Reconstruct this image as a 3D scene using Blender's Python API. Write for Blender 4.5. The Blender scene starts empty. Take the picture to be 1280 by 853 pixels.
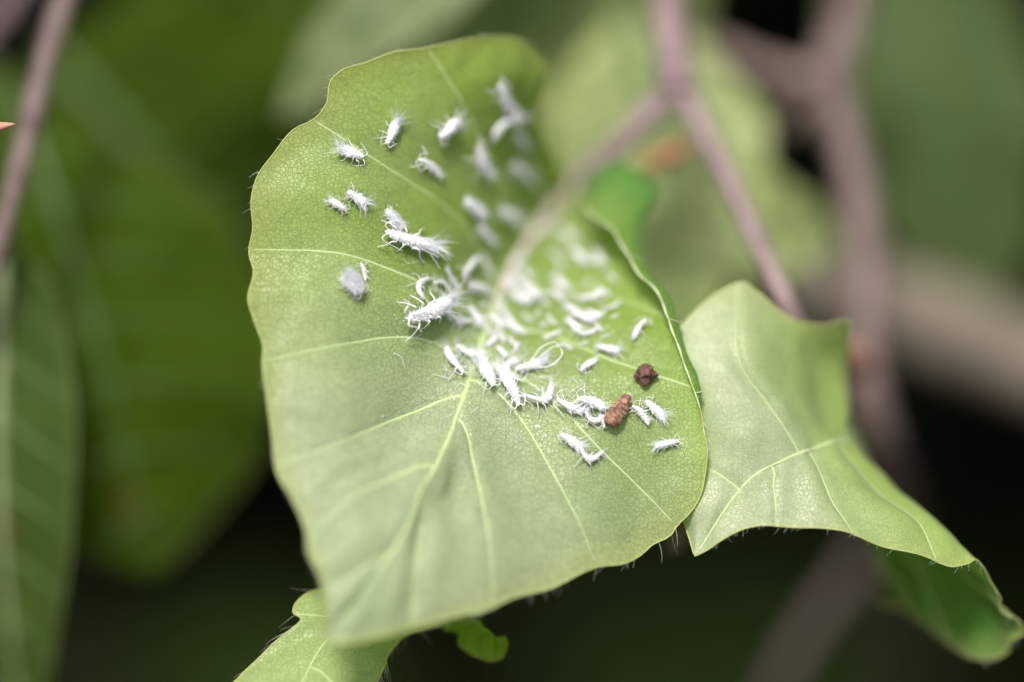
import bpy, bmesh, math, random
import numpy as np
from mathutils import Vector, Matrix, noise
from mathutils.bvhtree import BVHTree

random.seed(11)
RNG = np.random.default_rng(11)
scene = bpy.context.scene
C = scene.collection

# ---------------------------------------------------------------- camera (macro, real size in metres)
PITCH = math.radians(28)
FOC = 0.300                       # camera to the plane in focus
FRAME = 0.064                     # width of the picture at that plane: 1 px of the 1280 px photo = 0.05 mm
CENTRE = np.array([0.0, 0.0, 0.60])
FWD = np.array([0.0, math.cos(PITCH), -math.sin(PITCH)])
UP = np.array([0.0, math.sin(PITCH), math.cos(PITCH)])
RIGHT = np.array([1.0, 0.0, 0.0])
EYE = CENTRE - FWD * FOC
cam_data = bpy.data.cameras.new('camera')
cam = bpy.data.objects.new('camera', cam_data)
C.objects.link(cam)
cam.location = EYE.tolist()
cam.rotation_euler = (math.pi / 2 - PITCH, 0, 0)
cam_data.sensor_width = 36.0
cam_data.lens = 36.0 * FOC / FRAME
cam_data.clip_start = 0.01
cam_data.clip_end = 200.0
cam_data.dof.use_dof = True
cam_data.dof.focus_distance = FOC + 0.0002
cam_data.dof.aperture_fstop = 4.5
scene.camera = cam

# ---------------------------------------------------------------- overcast daylight
SUN_EL, SUN_AZ = math.radians(66), math.radians(200)    # azimuth clockwise from +Y: behind the camera, a little left
world = bpy.data.worlds.new('World')
scene.world = world
world.use_nodes = True
wn = world.node_tree.nodes
sky = wn.new('ShaderNodeTexSky')
sky.sky_type = 'NISHITA'
sky.sun_disc = False
sky.sun_elevation = SUN_EL
sky.sun_rotation = SUN_AZ
sky.air_density = 1.0
sky.dust_density = 6.0
sky.ozone_density = 0.3
bg = wn['Background']
bg.inputs['Strength'].default_value = 0.06
world.node_tree.links.new(sky.outputs[0], bg.inputs['Color'])
sun_data = bpy.data.lights.new('sun', 'SUN')
sun_data.energy = 1.5
sun_data.angle = math.radians(12)
sun_data.color = (1.0, 0.985, 0.955)
sun = bpy.data.objects.new('sun', sun_data)
C.objects.link(sun)
to_sun = Vector((math.sin(SUN_AZ) * math.cos(SUN_EL), math.cos(SUN_AZ) * math.cos(SUN_EL), math.sin(SUN_EL)))
sun.rotation_euler = (-to_sun).to_track_quat('-Z', 'Y').to_euler()
sun.location = (0, 0, 3)

scene.render.engine = 'CYCLES'
scene.cycles.use_denoising = True
scene.cycles.max_bounces = 10
scene.cycles.diffuse_bounces = 5
scene.cycles.transmission_bounces = 6
scene.cycles.sample_clamp_indirect = 6
scene.view_settings.view_transform = 'Standard'
scene.view_settings.look = 'None'
scene.view_settings.gamma = 1.0
scene.view_settings.use_curve_mapping = False
scene.view_settings.exposure = 1.42

# ---------------------------------------------------------------- helpers
MM = 0.001
def P(px, py, d=0.0):
    """photo pixel (1280 wide) and distance behind the plane in focus in mm -> world point"""
    dep = FOC + d * MM
    k = FRAME / 1280.0 * dep / FOC
    return EYE + FWD * dep + RIGHT * ((px - 640.0) * k) + UP * ((426.5 - py) * k)

def PA(rows):
    return np.array([P(*r) for r in rows])

def spline(ts, pts, t):
    """non-uniform Catmull-Rom"""
    ts = np.asarray(ts, float); pts = np.asarray(pts, float); t = np.asarray(t, float)
    n = len(ts)
    m = np.zeros_like(pts)
    for i in range(n):
        a, b = max(i - 1, 0), min(i + 1, n - 1)
        if 0 < i < n - 1:
            h0, h1 = ts[i] - ts[i-1], ts[i+1] - ts[i]
            d0, d1 = (pts[i] - pts[i-1]) / h0, (pts[i+1] - pts[i]) / h1
            m[i] = (d0 * h1 + d1 * h0) / (h0 + h1)
        else:
            m[i] = (pts[b] - pts[a]) / (ts[b] - ts[a])
    i = np.clip(np.searchsorted(ts, t, side='right') - 1, 0, n - 2)
    h = (ts[i+1] - ts[i])[:, None]
    x = ((t - ts[i])[:, None]) / h
    return ((2*x**3 - 3*x**2 + 1) * pts[i] + (x**3 - 2*x**2 + x) * h * m[i]
            + (-2*x**3 + 3*x**2) * pts[i+1] + (x**3 - x**2) * h * m[i+1])

def fill_s(rows):
    """rows (s or None, px, py, d): the missing s by arc length between the given ones"""
    s = [r[0] for r in rows]
    p = np.array([[r[1], r[2]] for r in rows], float)
    arc = np.concatenate([[0], np.cumsum(np.linalg.norm(np.diff(p, axis=0), axis=1))])
    known = [i for i, x in enumerate(s) if x is not None]
    return np.interp(arc, arc[known], [s[i] for i in known])

def mesh_obj(name, verts, faces, mat, parent=None, smooth=True, mats=None):
    me = bpy.data.meshes.new(name)
    me.from_pydata([tuple(v) for v in verts], [], [tuple(f) for f in faces])
    me.update()
    if smooth:
        me.polygons.foreach_set('use_smooth', [True] * len(me.polygons))
    for m in (mats or [mat]):
        me.materials.append(m)
    o = bpy.data.objects.new(name, me)
    C.objects.link(o)
    if parent is not None:
        o.parent = parent
    return o

def empty(name, loc, label, cat, group=None):
    o = bpy.data.objects.new(name, None)
    o.empty_display_size = 0.002
    C.objects.link(o)
    o.location = tuple(float(x) for x in loc)
    tag(o, label, cat, group)
    return o

def tag(o, label=None, cat=None, group=None, kind=None):
    if label: o['label'] = label
    if cat: o['category'] = cat
    if group: o['group'] = group
    if kind: o['kind'] = kind
    return o

def tube_geo(path, radii, sides=8, caps=True, squash=None):
    """rings along a path (N,3); returns verts, faces"""
    path = np.asarray(path, float)
    n = len(path)
    radii = np.broadcast_to(np.asarray(radii, float), (n,))
    tan = np.gradient(path, axis=0)
    tan /= np.linalg.norm(tan, axis=1)[:, None] + 1e-12
    ref = np.array([0.0, 0, 1.0]) if abs(tan[0][2]) < 0.9 else np.array([1.0, 0, 0])
    u = np.cross(tan[0], ref); u /= np.linalg.norm(u)
    verts, faces = [], []
    ang = np.arange(sides) * 2 * math.pi / sides
    for i in range(n):
        u = u - tan[i] * np.dot(u, tan[i]); u /= np.linalg.norm(u) + 1e-12
        w = np.cross(tan[i], u)
        ring = path[i] + radii[i] * (np.cos(ang)[:, None] * u + np.sin(ang)[:, None] * w)
        verts.extend(ring)
    for i in range(n - 1):
        for j in range(sides):
            a, b = i * sides + j, i * sides + (j + 1) % sides
            faces.append((a, b, b + sides, a + sides))
    if caps:
        verts.append(path[0]); verts.append(path[-1])
        c0, c1 = len(verts) - 2, len(verts) - 1
        for j in range(sides):
            faces.append((c0, (j + 1) % sides, j))
            faces.append((c1, (n - 1) * sides + j, (n - 1) * sides + (j + 1) % sides))
    return verts, faces

class Geo:
    def __init__(self): self.v, self.f = [], []
    def add(self, vf):
        b = len(self.v)
        self.v.extend(vf[0]); self.f.extend(tuple(i + b for i in f) for f in vf[1])
    def build(self, name, mat, parent=None, origin=(0, 0, 0), smooth=True):
        o = np.asarray(origin, float)
        return mesh_obj(name, np.asarray(self.v) - o, self.f, mat, parent, smooth)

# ---------------------------------------------------------------- materials
def new_mat(name):
    m = bpy.data.materials.new(name); m.use_nodes = True
    nt = m.node_tree
    return m, nt, nt.nodes, nt.links, nt.nodes['Principled BSDF'], nt.nodes['Material Output']

def simple_mat(name, col, col2=None, rough=0.6, scale=900.0, bump=0.0, spec=0.4, detail=4.0):
    m, nt, N, L, bsdf, out = new_mat(name)
    bsdf.inputs['Roughness'].default_value = rough
    bsdf.inputs['Specular IOR Level'].default_value = spec
    tc = N.new('ShaderNodeTexCoord')
    nz = N.new('ShaderNodeTexNoise'); nz.inputs['Scale'].default_value = scale; nz.inputs['Detail'].default_value = detail
    L.new(tc.outputs['Object'], nz.inputs['Vector'])
    mix = N.new('ShaderNodeMix'); mix.data_type = 'RGBA'
    ramp = N.new('ShaderNodeMapRange'); ramp.inputs[1].default_value = 0.35; ramp.inputs[2].default_value = 0.65
    L.new(nz.outputs['Fac'], ramp.inputs[0])
    L.new(ramp.outputs[0], mix.inputs['Factor'])
    mix.inputs['A'].default_value = (*col, 1); mix.inputs['B'].default_value = (*(col2 or col), 1)
    L.new(mix.outputs['Result'], bsdf.inputs['Base Color'])
    if bump:
        b = N.new('ShaderNodeBump'); b.inputs['Strength'].default_value = 1.0; b.inputs['Distance'].default_value = bump
        L.new(nz.outputs['Fac'], b.inputs['Height']); L.new(b.outputs[0], bsdf.inputs['Normal'])
    return m

def leaf_mat(name, under, upper, through, tip_sheen=None, sheen=0.0, bloom=0.0, net=0.6, trans=0.35, rough=0.42, edge=(0.42, 0.40, 0.10), spec=0.5, cell=0.00028, relief=0.000022, spots=0.0):
    """blade: pale underside and deeper upper side, light passing through, a net of fine veins"""
    m, nt, N, L, bsdf, out = new_mat(name)
    tc = N.new('ShaderNodeTexCoord')
    # slight wobble so that the cells are not straight-edged
    wob = N.new('ShaderNodeTexNoise'); wob.inputs['Scale'].default_value = 1600; wob.inputs['Detail'].default_value = 2
    L.new(tc.outputs['Object'], wob.inputs['Vector'])
    sub = N.new('ShaderNodeVectorMath'); sub.operation = 'SUBTRACT'; sub.inputs[1].default_value = (0.5, 0.5, 0.5)
    L.new(wob.outputs['Color'], sub.inputs[0])
    sc_ = N.new('ShaderNodeVectorMath'); sc_.operation = 'SCALE'; sc_.inputs['Scale'].default_value = 0.00035
    L.new(sub.outputs[0], sc_.inputs[0])
    add = N.new('ShaderNodeVectorMath'); add.operation = 'ADD'
    L.new(tc.outputs['Object'], add.inputs[0]); L.new(sc_.outputs[0], add.inputs[1])
    def cells(size, lo, hi):
        v = N.new('ShaderNodeTexVoronoi'); v.feature = 'DISTANCE_TO_EDGE'; v.inputs['Scale'].default_value = 1.0 / size
        L.new(add.outputs[0], v.inputs['Vector']); v.inputs['Randomness'].default_value = 0.8
        r = N.new('ShaderNodeMapRange'); r.interpolation_type = 'SMOOTHSTEP'
        r.inputs[1].default_value = lo; r.inputs[2].default_value = hi
        L.new(v.outputs['Distance'], r.inputs[0])
        return r.outputs[0]
    fine = cells(cell, 0.0, 0.11)
    mid = cells(cell * 3.3, 0.0, 0.035)
    mul = N.new('ShaderNodeMath'); mul.operation = 'MULTIPLY'
    L.new(fine, mul.inputs[0]); L.new(mid, mul.inputs[1])
    # soft patches
    nz = N.new('ShaderNodeTexNoise'); nz.inputs['Scale'].default_value = 160; nz.inputs['Detail'].default_value = 5
    L.new(tc.outputs['Object'], nz.inputs['Vector'])
    def mixc(fac, a, b, kind='MIX'):
        x = N.new('ShaderNodeMix'); x.data_type = 'RGBA'; x.blend_type = kind
        if isinstance(fac, float): x.inputs['Factor'].default_value = fac
        else: L.new(fac, x.inputs['Factor'])
        for s_, val in (('A', a), ('B', b)):
            if isinstance(val, tuple): x.inputs[s_].default_value = (*val, 1)
            else: L.new(val, x.inputs[s_])
        return x.outputs['Result']
    patch = N.new('ShaderNodeMapRange'); patch.inputs[1].default_value = 0.3; patch.inputs[2].default_value = 0.7
    L.new(nz.outputs['Fac'], patch.inputs[0])
    vary = lambda c: mixc(patch.outputs[0], tuple(x * 0.86 for x in c), tuple(min(1, x * y) for x, y in zip(c, (1.16, 1.10, 1.16))))
    net_dark = N.new('ShaderNodeMapRange'); net_dark.inputs[3].default_value = 1 - net; net_dark.inputs[4].default_value = 1.0
    L.new(mul.outputs[0], net_dark.inputs[0])
    geo = N.new('ShaderNodeNewGeometry')
    # yellower along the margin: the UV map holds (along, across 0..1)
    uv = N.new('ShaderNodeUVMap'); uv.uv_map = 'leaf'
    sep = N.new('ShaderNodeSeparateXYZ'); L.new(uv.outputs[0], sep.inputs[0])
    uc = vary(under)
    if tip_sheen:  # whitish sheen painted in: the underside colour pales towards the tip
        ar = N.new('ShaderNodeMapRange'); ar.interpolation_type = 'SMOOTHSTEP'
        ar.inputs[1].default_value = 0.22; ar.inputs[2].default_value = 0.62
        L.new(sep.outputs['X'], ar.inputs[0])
        uc = mixc(ar.outputs[0], uc, vary(tip_sheen))
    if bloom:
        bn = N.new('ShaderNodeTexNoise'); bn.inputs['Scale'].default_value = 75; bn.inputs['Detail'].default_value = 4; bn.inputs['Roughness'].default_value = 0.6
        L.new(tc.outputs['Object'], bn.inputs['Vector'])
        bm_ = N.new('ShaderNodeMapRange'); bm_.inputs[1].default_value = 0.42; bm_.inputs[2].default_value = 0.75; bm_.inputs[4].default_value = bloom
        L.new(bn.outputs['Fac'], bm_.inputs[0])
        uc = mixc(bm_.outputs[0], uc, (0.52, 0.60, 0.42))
    side = mixc(geo.outputs['Backfacing'], uc, vary(upper))
    bsdf.inputs['Sheen Weight'].default_value = sheen
    bsdf.inputs['Sheen Roughness'].default_value = 0.5
    er = N.new('ShaderNodeMapRange'); er.interpolation_type = 'SMOOTHSTEP'
    er.inputs[1].default_value = 0.86; er.inputs[2].default_value = 1.0; er.inputs[4].default_value = 0.4
    L.new(sep.outputs['Y'], er.inputs[0])
    col = mixc(er.outputs[0], side, edge)
    if spots:
        sp = N.new('ShaderNodeTexNoise'); sp.inputs['Scale'].default_value = 230; sp.inputs['Detail'].default_value = 3
        L.new(tc.outputs['Object'], sp.inputs['Vector'])
        spr = N.new('ShaderNodeMapRange'); spr.inputs[1].default_value = 0.66; spr.inputs[2].default_value = 0.72; spr.inputs[4].default_value = spots
        L.new(sp.outputs['Fac'], spr.inputs[0])
        col = mixc(spr.outputs[0], col, (0.10, 0.045, 0.012))
    comb = N.new('ShaderNodeCombineColor')
    for i in range(3): L.new(net_dark.outputs[0], comb.inputs[i])
    colr = mixc(1.0, col, comb.outputs[0], 'MULTIPLY')
    L.new(colr, bsdf.inputs['Base Color'])
    bsdf.inputs['Roughness'].default_value = rough
    bsdf.inputs['Specular IOR Level'].default_value = spec
    b = N.new('ShaderNodeBump'); b.inputs['Strength'].default_value = 1.0; b.inputs['Distance'].default_value = relief
    L.new(mul.outputs[0], b.inputs['Height']); L.new(b.outputs[0], bsdf.inputs['Normal'])
    tr = N.new('ShaderNodeBsdfTranslucent')
    L.new(mixc(1.0, through, comb.outputs[0], 'MULTIPLY'), tr.inputs['Color'])
    mx = N.new('ShaderNodeMixShader'); mx.inputs[0].default_value = trans
    L.new(bsdf.outputs[0], mx.inputs[1]); L.new(tr.outputs[0], mx.inputs[2])
    L.new(mx.outputs[0], out.inputs['Surface'])
    return m

M_main = leaf_mat('leaf_main', (0.31, 0.47, 0.075), (0.085, 0.24, 0.05), (0.42, 0.70, 0.012), tip_sheen=(0.445, 0.555, 0.30), sheen=0.10, net=0.26, trans=0.45, edge=(0.40, 0.45, 0.11), spec=0.4, cell=0.00026, bloom=0.32, relief=0.000017)
M_right = leaf_mat('leaf_right', (0.34, 0.49, 0.12), (0.07, 0.22, 0.02), (0.32, 0.66, 0.015), tip_sheen=(0.44, 0.54, 0.30), sheen=0.15, net=0.18, relief=0.000012, trans=0.38, edge=(0.42, 0.46, 0.16), cell=0.00025)
M_low = leaf_mat('leaf_low', (0.36, 0.49, 0.18), (0.12, 0.27, 0.02), (0.38, 0.66, 0.03), sheen=0.1, net=0.2, trans=0.36)
M_pale = leaf_mat('leaf_pale', (0.31, 0.42, 0.15), (0.12, 0.19, 0.05), (0.40, 0.58, 0.07), net=0.15, trans=0.40, spec=.35)
M_bloom = leaf_mat('leaf_bloom', (0.38, 0.48, 0.19), (0.12, 0.19, 0.05), (0.44, 0.62, 0.09), net=0.1, trans=0.36, spec=.4)
M_grey = leaf_mat('leaf_grey', (0.20, 0.265, 0.115), (0.07, 0.11, 0.04), (0.24, 0.36, 0.05), net=0.1, trans=0.30, spec=.4, edge=(0.14, 0.17, 0.06))
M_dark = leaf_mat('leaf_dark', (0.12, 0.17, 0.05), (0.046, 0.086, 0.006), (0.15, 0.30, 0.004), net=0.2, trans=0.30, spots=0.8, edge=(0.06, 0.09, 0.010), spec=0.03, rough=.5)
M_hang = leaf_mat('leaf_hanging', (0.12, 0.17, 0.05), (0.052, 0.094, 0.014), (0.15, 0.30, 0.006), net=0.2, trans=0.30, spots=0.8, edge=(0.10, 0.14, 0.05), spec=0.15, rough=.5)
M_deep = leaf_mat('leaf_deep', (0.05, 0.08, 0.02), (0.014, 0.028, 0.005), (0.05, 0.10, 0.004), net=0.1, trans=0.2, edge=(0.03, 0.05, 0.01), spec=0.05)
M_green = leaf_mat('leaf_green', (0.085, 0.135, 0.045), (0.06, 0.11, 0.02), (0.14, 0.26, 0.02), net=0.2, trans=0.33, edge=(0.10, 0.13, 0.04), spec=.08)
M_vein = simple_mat('vein', (0.36, 0.455, 0.21), (0.40, 0.48, 0.24), 0.5, 1500, 0.00002)
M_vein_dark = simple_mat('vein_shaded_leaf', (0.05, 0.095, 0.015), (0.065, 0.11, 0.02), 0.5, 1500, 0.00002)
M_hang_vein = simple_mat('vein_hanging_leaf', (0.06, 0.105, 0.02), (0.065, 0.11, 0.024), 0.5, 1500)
M_rib_hang = simple_mat('midrib_hanging_leaf', (0.15, 0.20, 0.08), (0.19, 0.23, 0.11), 0.5, 1500, 0.00002)
M_rib_pink = simple_mat('midrib_pink', (0.46, 0.38, 0.32), (0.58, 0.52, 0.45), 0.55, 900, 0.00004)
M_rim = simple_mat('margin', (0.32, 0.38, 0.11), (0.38, 0.42, 0.16), 0.5, 1200, 0.00002)
M_rim_pale = simple_mat('margin_pale', (0.40, 0.49, 0.24), (0.50, 0.55, 0.34), 0.5, 1200, 0.00002)
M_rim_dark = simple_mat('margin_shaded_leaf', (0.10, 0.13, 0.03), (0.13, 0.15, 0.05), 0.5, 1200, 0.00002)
M_hair = simple_mat('hair', (0.72, 0.71, 0.68), (0.8, 0.79, 0.76), 0.45)
M_twig = simple_mat('twig_mauve', (0.19, 0.13, 0.14), (0.29, 0.21, 0.21), 0.6, 420, 0.00012)
M_twig_shade = simple_mat('twig_shade_tone', (0.07, 0.048, 0.048), (0.12, 0.085, 0.08), 0.7, 420, 0.00012)  # hedge shade on the low twigs, put into a darker bark colour
M_twig_left = simple_mat('twig_brown', (0.125, 0.088, 0.08), (0.19, 0.14, 0.125), 0.6, 420, 0.00012)
M_petiole = simple_mat('petiole_mauve', (0.20, 0.14, 0.145), (0.28, 0.205, 0.21), 0.6, 500, 0.00008)
M_branch = simple_mat('branch_bark', (0.13, 0.11, 0.085), (0.20, 0.17, 0.13), 0.8, 260, 0.0004)
M_bud = simple_mat('bud_brown', (0.34, 0.13, 0.06), (0.24, 0.09, 0.05), 0.55, 1400, 0.00006)
M_bud_pink = simple_mat('bud_pink', (0.52, 0.30, 0.20), (0.44, 0.22, 0.15), 0.5, 1400, 0.00004)
M_aphid = simple_mat('aphid_white', (0.72, 0.72, 0.72), (0.63, 0.64, 0.66), 0.6, 6000, 0.00001)
M_wool = simple_mat('wax_wool', (0.84, 0.85, 0.86), (0.70, 0.75, 0.79), 0.7, 6000)
M_brown = simple_mat('scale_brown', (0.30, 0.155, 0.105), (0.11, 0.05, 0.035), 0.6, 5200, 0.00008)
M_crumb = simple_mat('crumb_brown', (0.16, 0.075, 0.055), (0.05, 0.025, 0.02), 0.6, 3200, 0.00008)
M_scale_edge = simple_mat('scale_tan', (0.44, 0.29, 0.19), (0.20, 0.09, 0.055), 0.6, 6000, 0.00006)
M_soil = simple_mat('soil', (0.035, 0.026, 0.02), (0.06, 0.045, 0.033), 0.95, 14, 0.01)

# ---------------------------------------------------------------- leaf builder
class Surf:
    """a blade given by curves along it, each at a fixed place across (v = -1 .. 1)"""
    def __init__(self, curves, smin, smax, ns=150, nv=110, veins=(), puck=0.25, noise_amp=0.12, seed=0, face_cam=True, flip=False, dens=None, ridges=()):
        vs = sorted(curves)
        s = np.linspace(smin, smax, ns)
        if dens is not None: s = dens(s)
        cv = [spline(curves[v][0], curves[v][1], s) for v in vs]          # K x ns x 3
        v = np.sin(np.linspace(-1, 1, nv) * math.pi / 2) * 0.5 + np.linspace(-1, 1, nv) * 0.5
        g = np.zeros((ns, nv, 3))
        for i in range(ns):
            g[i] = spline(vs, np.array([c[i] for c in cv]), v)
        self.s, self.v = s, v
        n = self._normals(g)
        if flip: n = -n
        self.flip = flip
        # relief: the blade bulges between the side veins, plus slow unevenness
        S, V = np.meshgrid(s, v, indexing='ij')
        disp = np.zeros_like(S)
        if len(veins):
            ph = np.interp(S, veins, np.arange(len(veins)))
            disp -= puck * np.sin(math.pi * ph) ** 2 * np.clip(np.abs(V) * 5, 0, 1) * np.clip((1.02 - np.abs(V)) * 4, 0.25, 1)
        step = np.linalg.norm(np.gradient(g, s, axis=0), axis=2)          # metres per unit of s
        for sv_, sg_ in ridges:
            dist = np.abs(S - sv_) * step / MM
            w_ = 0.42 * (1 - 0.6 * np.abs(V))
            disp += 0.13 * (1 - 0.6 * np.abs(V)) * np.exp(-(dist / w_) ** 2) * (np.sign(V) == sg_)
        for i in range(ns):
            for j in range(nv):
                q = g[i, j]
                disp[i, j] += noise_amp * noise.noise(Vector((q[0] * 260 + seed, q[1] * 260, q[2] * 260))) \
                            + noise_amp * 0.45 * noise.noise(Vector((q[0] * 700 + seed, q[1] * 700, q[2] * 700)))
        taper = np.clip((S - smin) / (smax - smin) * 12, 0, 1) * np.clip((smax - S) / (smax - smin) * 12, 0, 1)
        self.g = g + n * (disp * taper * MM)[..., None]
        self.n = self._normals(self.g) * (-1 if flip else 1)
    def _normals(self, g):
        a = np.gradient(g, axis=0); b = np.gradient(g, axis=1)
        n = np.cross(b, a)
        l = np.linalg.norm(n, axis=2)[..., None]
        n = n / np.maximum(l, 1e-15)
        return n
    def at(self, s, v, arr=None):
        arr = self.g if arr is None else arr
        i = np.interp(s, self.s, np.arange(len(self.s))); j = np.interp(v, self.v, np.arange(len(self.v)))
        i0 = np.clip(i.astype(int), 0, len(self.s) - 2); j0 = np.clip(j.astype(int), 0, len(self.v) - 2)
        a = (i - i0)[:, None]; b = (j - j0)[:, None]
        return (arr[i0, j0] * (1-a) * (1-b) + arr[i0+1, j0] * a * (1-b) + arr[i0, j0+1] * (1-a) * b + arr[i0+1, j0+1] * a * b)
    def blade(self, mat, parent, origin):
        ns, nv = len(self.s), len(self.v)
        verts = (self.g - origin).reshape(-1, 3)
        I, J = np.meshgrid(np.arange(ns - 1), np.arange(nv - 1), indexing='ij')
        a = (I * nv + J).ravel()
        quads = np.stack([a, a + 1, a + nv + 1, a + nv], axis=1)
        if self.flip: quads = quads[:, ::-1]
        o = mesh_obj('blade', verts, quads.tolist(), mat, parent)
        me = o.data
        lay = me.uv_layers.new(name='leaf')
        idx = np.zeros(len(me.loops), int); me.loops.foreach_get('vertex_index', idx)
        sn = (self.s - self.s[0]) / (self.s[-1] - self.s[0])
        # how near the margin (0 midrib, 1 edge), also towards the tip
        uv = np.stack([sn[idx // nv], np.abs(self.v)[idx % nv]], axis=1)
        lay.data.foreach_set('uv', uv.astype(np.float32).ravel())
        return o

def build_leaf(root, origin, surf, blade_mat, vein_mat, rim_mat, side_veins, rib_r=(0.42, 0.10), vein_r=0.16, rib_mat=None,
               hair=0, hair_len=(0.4, 1.3), rim_r=0.05, rib_range=None, hair_fn=None, vein_end=0.985, lift=0.35):
    o = np.asarray(origin, float)
    bl = surf.blade(blade_mat, root, o)
    s0, s1 = surf.s[0], surf.s[-1]
    t = np.linspace(0, 1, 90)
    s = s0 + (s1 - s0) * t * 0.985
    p = surf.at(s, np.zeros_like(s)); n = surf.at(s, np.zeros_like(s), surf.n)
    r = (rib_r[0] * (1 - t) ** 1.2 + rib_r[1]) * MM
    g = Geo(); g.add(tube_geo(p + n * (r * lift)[:, None], r, 8)); g.build('midrib', rib_mat or vein_mat, root, o)
    for (sv, sgn) in side_veins:
        t = np.linspace(0, 1, 46)
        v = sgn * t * vein_end
        ss = sv + 0.0 * t
        p = surf.at(ss, v); n = surf.at(ss, v, surf.n)
        # small wander along the blade
        r = (vein_r * (1 - t) ** 0.8 + 0.045) * MM
        g = Geo(); g.add(tube_geo(p + n * (r * lift)[:, None], r, 6)); g.build('side_vein', vein_mat, bl, o)
    # margin: a thin thickened edge all round
    e1 = surf.g[:, 0]; e2 = surf.g[::-1, -1]
    loop = np.concatenate([e1[1:-1], e2[1:-1]])
    g = Geo(); g.add(tube_geo(loop, rim_r * MM, 6)); rim = g.build('margin', rim_mat, root, o)
    if hair:
        g = Geo()
        ns = len(surf.s)
        for k in range(hair):
            sgn = random.choice((0, -1)); i = random.randrange(3, ns - 3)
            q = surf.g[i, sgn]; inner = surf.g[i, 3 if sgn == 0 else -4]
            outw = q - inner; outw /= np.linalg.norm(outw) + 1e-12
            ln = random.uniform(*hair_len) * MM
            al = surf.g[i + 2, sgn] - surf.g[i - 2, sgn]; al /= np.linalg.norm(al) + 1e-12
            if hair_fn:
                f = hair_fn(surf.s[i], sgn)
                if random.random() > f[0]: continue
                ln *= f[1]
            nn = surf.n[i, sgn]
            d0 = outw * random.uniform(0.4, 1) + al * random.uniform(-.2, 1.0) - nn * random.uniform(-0.3, 0.9)
            d0 /= np.linalg.norm(d0)
            bend = al * random.uniform(-.2, .6) + np.array([0, 0, -1.0]) * random.uniform(0.1, 0.7) + RNG.normal(0, .25, 3)
            x = np.linspace(0, 1, 7)[:, None]
            path = q + d0 * x * ln + bend * (x ** 2) * ln * 0.5
            g.add(tube_geo(path, np.linspace(0.009, 0.003, 7) * MM, 3, caps=False))
        if g.v:
            tag(g.build('margin_hair', M_hair, rim, o), kind='stuff')

# ================================================================= SETTING
soil = Geo()
NG = 60
xs = np.sign(np.linspace(-1, 1, NG)) * np.abs(np.linspace(-1, 1, NG)) ** 3 * 60
for i in range(NG):
    for j in range(NG):
        x, y = xs[i], xs[j]
        soil.v.append((x, y, 0.03 * noise.noise(Vector((x * 1.5, y * 1.5, 0)))))
for i in range(NG - 1):
    for j in range(NG - 1):
        soil.f.append((i * NG + j, (i + 1) * NG + j, (i + 1) * NG + j + 1, i * NG + j + 1))
ground = soil.build('ground', M_soil)
tag(ground, 'dark bare soil under the hedge', None, None, 'structure')

# the hedge behind, plus leaves out of view added to shade the background
hv, hf = [], []
def hedge_leaf(c, ax, up, L, W, fold):
    side = np.cross(ax, up); side /= np.linalg.norm(side); up = np.cross(side, ax)
    b = len(hv)
    prof = [(0, 0), (0.22, 0.72), (0.5, 1.0), (0.78, 0.68), (1.0, 0)]
    mid = [c + ax * (L * t) - up * (L * 0.18 * t * t) for t, _ in prof]
    for (t, w), m_ in zip(prof, mid):
        hv.append(m_)
    for sg in (-1, 1):
        for (t, w), m_ in list(zip(prof, mid))[1:4]:
            hv.append(m_ + side * (sg * w * W) + up * (fold * w * W))
    for sg, o in ((0, 5), (1, 8)):
        q = [(b, b+1, b+o), (b+1, b+2, b+o+1, b+o), (b+2, b+3, b+o+2, b+o+1), (b+3, b+4, b+o+2)]
        hf.extend(tuple(reversed(x)) if sg else x for x in q)
def camspace(c):
    d = c - EYE
    z = d @ FWD
    return 640 + (d @ RIGHT) / z * FOC / FRAME * 1280, 426.5 - (d @ UP) / z * FOC / FRAME * 1280, (z - FOC) / MM
n_h = 0
while n_h < 10000:
    # hedge as a block, hollowed into a cave to keep the background dark: x -0.5..0.5, y from behind the subject inwards, z from the ground up
    c = np.array([random.uniform(-0.6, 0.6), random.uniform(-0.04, 0.8), random.uniform(0.02, 1.05)])
    px, py, d = camspace(c)
    over = c[2] > 0.70 and py < -350 and c[1] > 0.05  # unseen roof of leaves, added to block light from the background
    inview = -350 < px < 1630 and -350 < py < 1150
    if not over and d < (330 if inview else 60): continue
    a = random.uniform(0, 2 * math.pi)
    ax = np.array([math.cos(a), math.sin(a), random.uniform(-0.9, 0.1)]); ax /= np.linalg.norm(ax)
    up = np.array([random.uniform(-.5, .5), random.uniform(-.6, .3), 1.0])
    L = random.uniform(0.045, 0.08)
    hedge_leaf(c, ax, up, L, L * 0.3, random.uniform(0, 0.4)); n_h += 1
M_hedge = leaf_mat('hedge_leaf', (0.045, 0.06, 0.025), (0.03, 0.045, 0.010), (0.05, 0.10, 0.004), net=0.0, trans=0.2, relief=0.0, spec=0.15, rough=.6)
hedge = mesh_obj('hedge_foliage', hv, hf, M_hedge)
tag(hedge, 'dark mass of beech hedge leaves deep behind everything, with added shading leaves out of view', 'foliage', None, 'stuff')

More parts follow.
